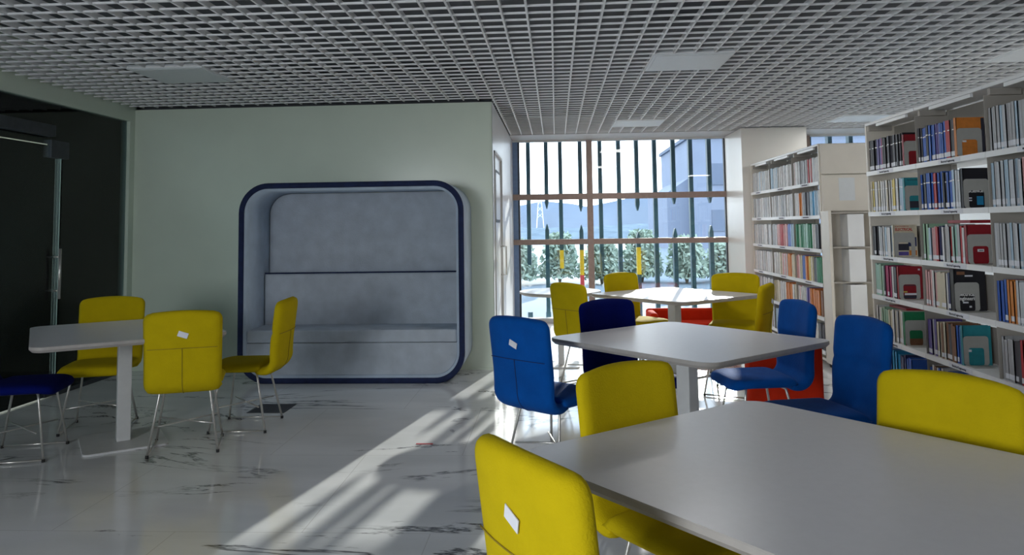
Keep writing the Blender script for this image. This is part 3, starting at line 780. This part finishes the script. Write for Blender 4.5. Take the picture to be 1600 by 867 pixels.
def cover_book(x, yface, z, d_, h, th, col, kind, lb):
    r = empty('book', (x, yface, z), 0, lb, 'book', 'books shown cover-on behind bookends')
    c = MB().box(0, d_, 0, .003, 0, h).box(0, d_, th-.003, th, 0, h).box(0, .004, 0, th, 0, h).build('cover', [bmat(CN[col])], r)
    MB().box(.004, d_-.005, .003, th-.003, .003, h-.004).build('page_block', 'pages', r)
    R90 = (radians(90), 0, 0)
    def patch(x0, x1, z0, z1, m, nm='cover_art', lift=.0012): return MB().box(x0, x1, -lift, 0, z0, z1).build(nm, m, r)
    if kind == 'ELECTRICAL':
        text('cover_title', 'ELECTRICAL', .030, 'ink_red', r, (.012, -.001, h-.045), R90, (.78, 1, 1), .0008)
        text('cover_title', 'A DICTIONARY OF', .012, 'ink_red', r, (.012, -.001, h-.016), R90)
        patch(.03, .11, .05, .10, 'ink'); patch(.105, .14, .08, .13, [bmat(CN['navy'])]); patch(.03, .105, .012, .04, [bmat(CN['violet'])])
        patch(.11, .135, .012, .05, [bmat(CN['orange'])]); patch(.145, .168, .012, .05, [bmat(CN['orange'])]); patch(.145, .168, .08, .15, [bmat(CN['navy'])])
    elif kind == 'elec':
        text('cover_title', 'Electrical', .034, 'ink_white', r, (.016, -.001, .098), R90, (.9, 1, 1), .0008)
        text('cover_title', 'Engineering', .034, 'ink_white', r, (.016, -.001, .070), R90, (.86, 1, 1), .0008)
        patch(.05, .085, .050, .060, 'label'); patch(.09, .105, .022, .034, 'label')
        patch(.02, .07, .235, .255, [bmat(CN['brown'])]); patch(.07, .12, .222, .232, 'label')
    elif kind == 'SCIENCE':
        text('cover_title', 'SCIENCE', .026, 'ink_white', r, (.03, -.001, .100), R90, (.9, 1, 1), .0008)
        patch(.08, .12, .02, .075, [bmat(CN['bright blue'])]); patch(.025, .05, .06, .068, 'label'); patch(.025, .05, .045, .052, 'label')
    elif kind == 'lab': patch(.06, .10, .075, .092, 'label', 'sticker'); patch(.07, .095, .081, .086, 'ink', lift=.0016)
    elif kind == 'car':
        patch(.03, .14, .10, .106, 'ink'); patch(.04, .13, .03, .045, 'label'); patch(.03, .06, .05, .06, [bmat(CN['yellow'])]); patch(.03, .135, .004, .028, 'ink')
        patch(.145, .16, .215, .228, 'label')
    elif kind == 'o': patch(.035, .06, .095, .107, 'label', 'sticker'); patch(.155, .175, .0, .25, 'ink', 'cover_border')
    elif kind == 't': patch(.02, .16, .225, .229, 'ink'); patch(.03, .14, .02, .07, 'ink')
    elif kind == 'b': patch(.02, .05, .085, .10, 'label', 'sticker')
    elif kind == 'g': patch(.0, .17, .0, .05, [bmat(CN['brown'])])
    return r
def bookend(x, y, z, lb, mt='bookend'):
    r = empty('bookend', (x, y, z), 0, lb, 'bookend', 'grey steel bookends')
    w_, h_ = .155, .185; o1 = rrect(w_, h_, .02, 6, w_/2, h_/2); o2 = rrect(w_*.62, h_*.60, .016, 6, w_/2, h_*.30+.0)
    mb = MB(); A = [[mb.bm.verts.new((px, yy, max(pz, .0))) for px, pz in P_] for P_, yy in ((o1, 0), (o2, 0), (o2, -.002), (o1, -.002))]
    for q_ in range(4):
        P_, Q_ = A[q_], A[(q_+1) % 4]
        for k_ in range(len(P_)): mb.bm.faces.new((P_[k_], P_[(k_+1) % len(P_)], Q_[(k_+1) % len(P_)], Q_[k_]))
    mb.build('upright_plate', mt, r)
    MB().box(.01, .145, -.10, 0, .0, .0015).build('foot_plate', mt, r)
    return r
for (si, bi), (pal, fr_, h0, h1) in PALR.items():
    y0, y1 = bay_r(bi); z = ZR[si]+.0006
    yend = y0 - (y0-y1)*fr_ if fr_ < 1 else y1
    dark_ = si >= 4 and bi < 2
    y = place_row(RB, 'r', y0-.005, yend, z, pal, h0, h1, SN[si], BN[bi], .024 if bi else .026, .036 if bi else .04, lab=True, band=dark_, group='books on the near bookcase')
    if (si, bi) in COVER:
        col, h, kd = COVER[(si, bi)]; th = .032 if kd != 'elec' else .05
        cover_book(BX+.012, y-th, z, .175 if kd != 'elec' else .20, h, th-.001, col, kd, '%s-covered book shown behind a bookend, %s shelf, %s' % (col, SN[si], BN[bi]))
        bookend(BX+.012, y-th-.0030, z, 'grey bookend with window cutout, %s shelf, %s' % (SN[si], BN[bi]))
# flat-lying books and the blue folder
fl = tag(MB().box(BX+.03, BX+.21, 5.0, 5.28, ZR[3]+.256, ZR[3]+.276, .002).build('book', [bmat(CN['dark red'])]), 'dark red book lying flat across the third-shelf row, near bookcase', 'book')
fl = tag(MB().box(BX+.05, BX+.21, 6.0, 6.3, ZR[1]+.2506, ZR[1]+.268, .002).build('book', [bmat(CN['dark red'])]), 'dark red book lying flat on cream books, fifth shelf, near bookcase', 'book')
# far bookcase
Lf = 7.63+.873*3
def bay_l(k_): return Lf-.873*k_-(.03 if k_ == 0 else .006), Lf-.873*(k_+1)+(.035 if k_ == 2 else .008)
LN = ['far bay of far bookcase', 'middle bay of far bookcase', 'near bay of far bookcase']
GW = ('white', 'pale grey', 'white', 'grey')
PALL = {
 (5, 0): [GW, ('pale blue', 'white'), GW], (5, 1): [('white', 'pale blue'), GW, GW], (5, 2): [('red', 'white'), GW, GW, ('white', 'red'), GW],
 (4, 0): [GW], (4, 1): [GW], (4, 2): [GW, 'white', 'orange', 'grey', 'charcoal', 'charcoal', 'pale blue', 'bright blue', 'pale blue', 'white'],
 (3, 0): [GW], (3, 1): ['pale grey', 'pink', 'red', 'pink', 'blue', 'pale blue'], (3, 2): ['green', 'light green', 'green', 'mint', 'green', 'green', 'white', 'black', 'black'],
 (2, 0): [GW], (2, 1): ['white', ('cream', 'white'), ('white', 'pink'), 'orange', 'cream'], (2, 2): ['pink', 'cream', 'blue', 'orange', 'yellow', 'cream', 'charcoal', 'green', 'green'],
 (1, 0): [GW], (1, 1): ['cream', 'white', 'orange', ('white', 'cream')], (1, 2): [('white', 'pink'), 'white', 'violet', 'orange', 'orange', 'brown'],
 (0, 0): [('pale blue', 'white')], (0, 1): ['pale blue', 'brown', 'orange', 'pink'], (0, 2): ['orange', 'yellow', 'white', 'charcoal'],
}
far_books = []
nb0 = len(books)
for (si, bi), pal in PALL.items():
    y0, y1 = bay_l(bi); z = ZL[si]+.0006
    place_row(LB, 'l', y0-.004, y1 if bi < 2 else y1+.03, z, pal, .235, .25, SN[si], LN[bi], .022, .034, lab=False, band=False, group='books on the far bookcase')
near_l = books[:nb0]; far_l = sorted(books[nb0:], key=lambda b: b[0])
indiv = near_l + far_l[:max(0, 298-len(near_l)-10)]; rest = far_l[max(0, 298-len(near_l)-10):]
for _, b in indiv:
    o = bpy.data.objects.new('book', BM_); COL.objects.link(o)
    o.location = (b['x'], b['y'], b['z']); o.scale = (b['d'], b['w'], b['h']); tag(o, b['label'], 'book', b['group'])
    o.material_slots[0].link = 'OBJECT'; o.material_slots[0].material = bmat(CN[b['col']])
    if b['lab']:
        c = bpy.data.objects.new('spine_label', LME); COL.objects.link(c); c.parent = o
    if b['band']:
        c = bpy.data.objects.new('spine_band', BANDM); COL.objects.link(c); c.parent = o
mb = MB(); cols = list(CN)
for _, b in rest:
    mb.box(b['x'], b['x']+b['d'], b['y'], b['y']+b['w']-.001, b['z'], b['z']+b['h'], mi=cols.index(b['col']))
o = mb.build('book_rows', [bmat(CN[c]) for c in cols]); tag(o, 'remaining rows of pale books filling the far bookcase', 'books', kind='stuff')
# shelf edge labels
for bk, zs, bays, f_, yn in ((RB, ZR, 3, bay_r, 6.49-.887*4), (LB, ZL, 3, bay_l, 7.63)):
    for si in range(1, 6):
        for bi in range(bays):
            y0, y1 = f_(bi); ym = (y0+y1)/2 + (.08 if bi == 0 else -.02)
            MB().box(-.0095, -.0078, ym-.14-yn, ym+.14-yn, zs[si]-.030, zs[si]-.004).build('shelf_label', 'label', bk)
            if bk is RB and bi < 2:
                text('lettering', 'Electrical Engineering', .020, 'ink', bk, (-.0102, ym+.10-yn, zs[si]-.024), (radians(90), 0, radians(-90)), (1, 1, 1))
            else:
                MB().box(-.0105, -.0093, ym-.09-yn, ym+.09-yn, zs[si]-.022, zs[si]-.012).build('label_print', 'ink', bk)
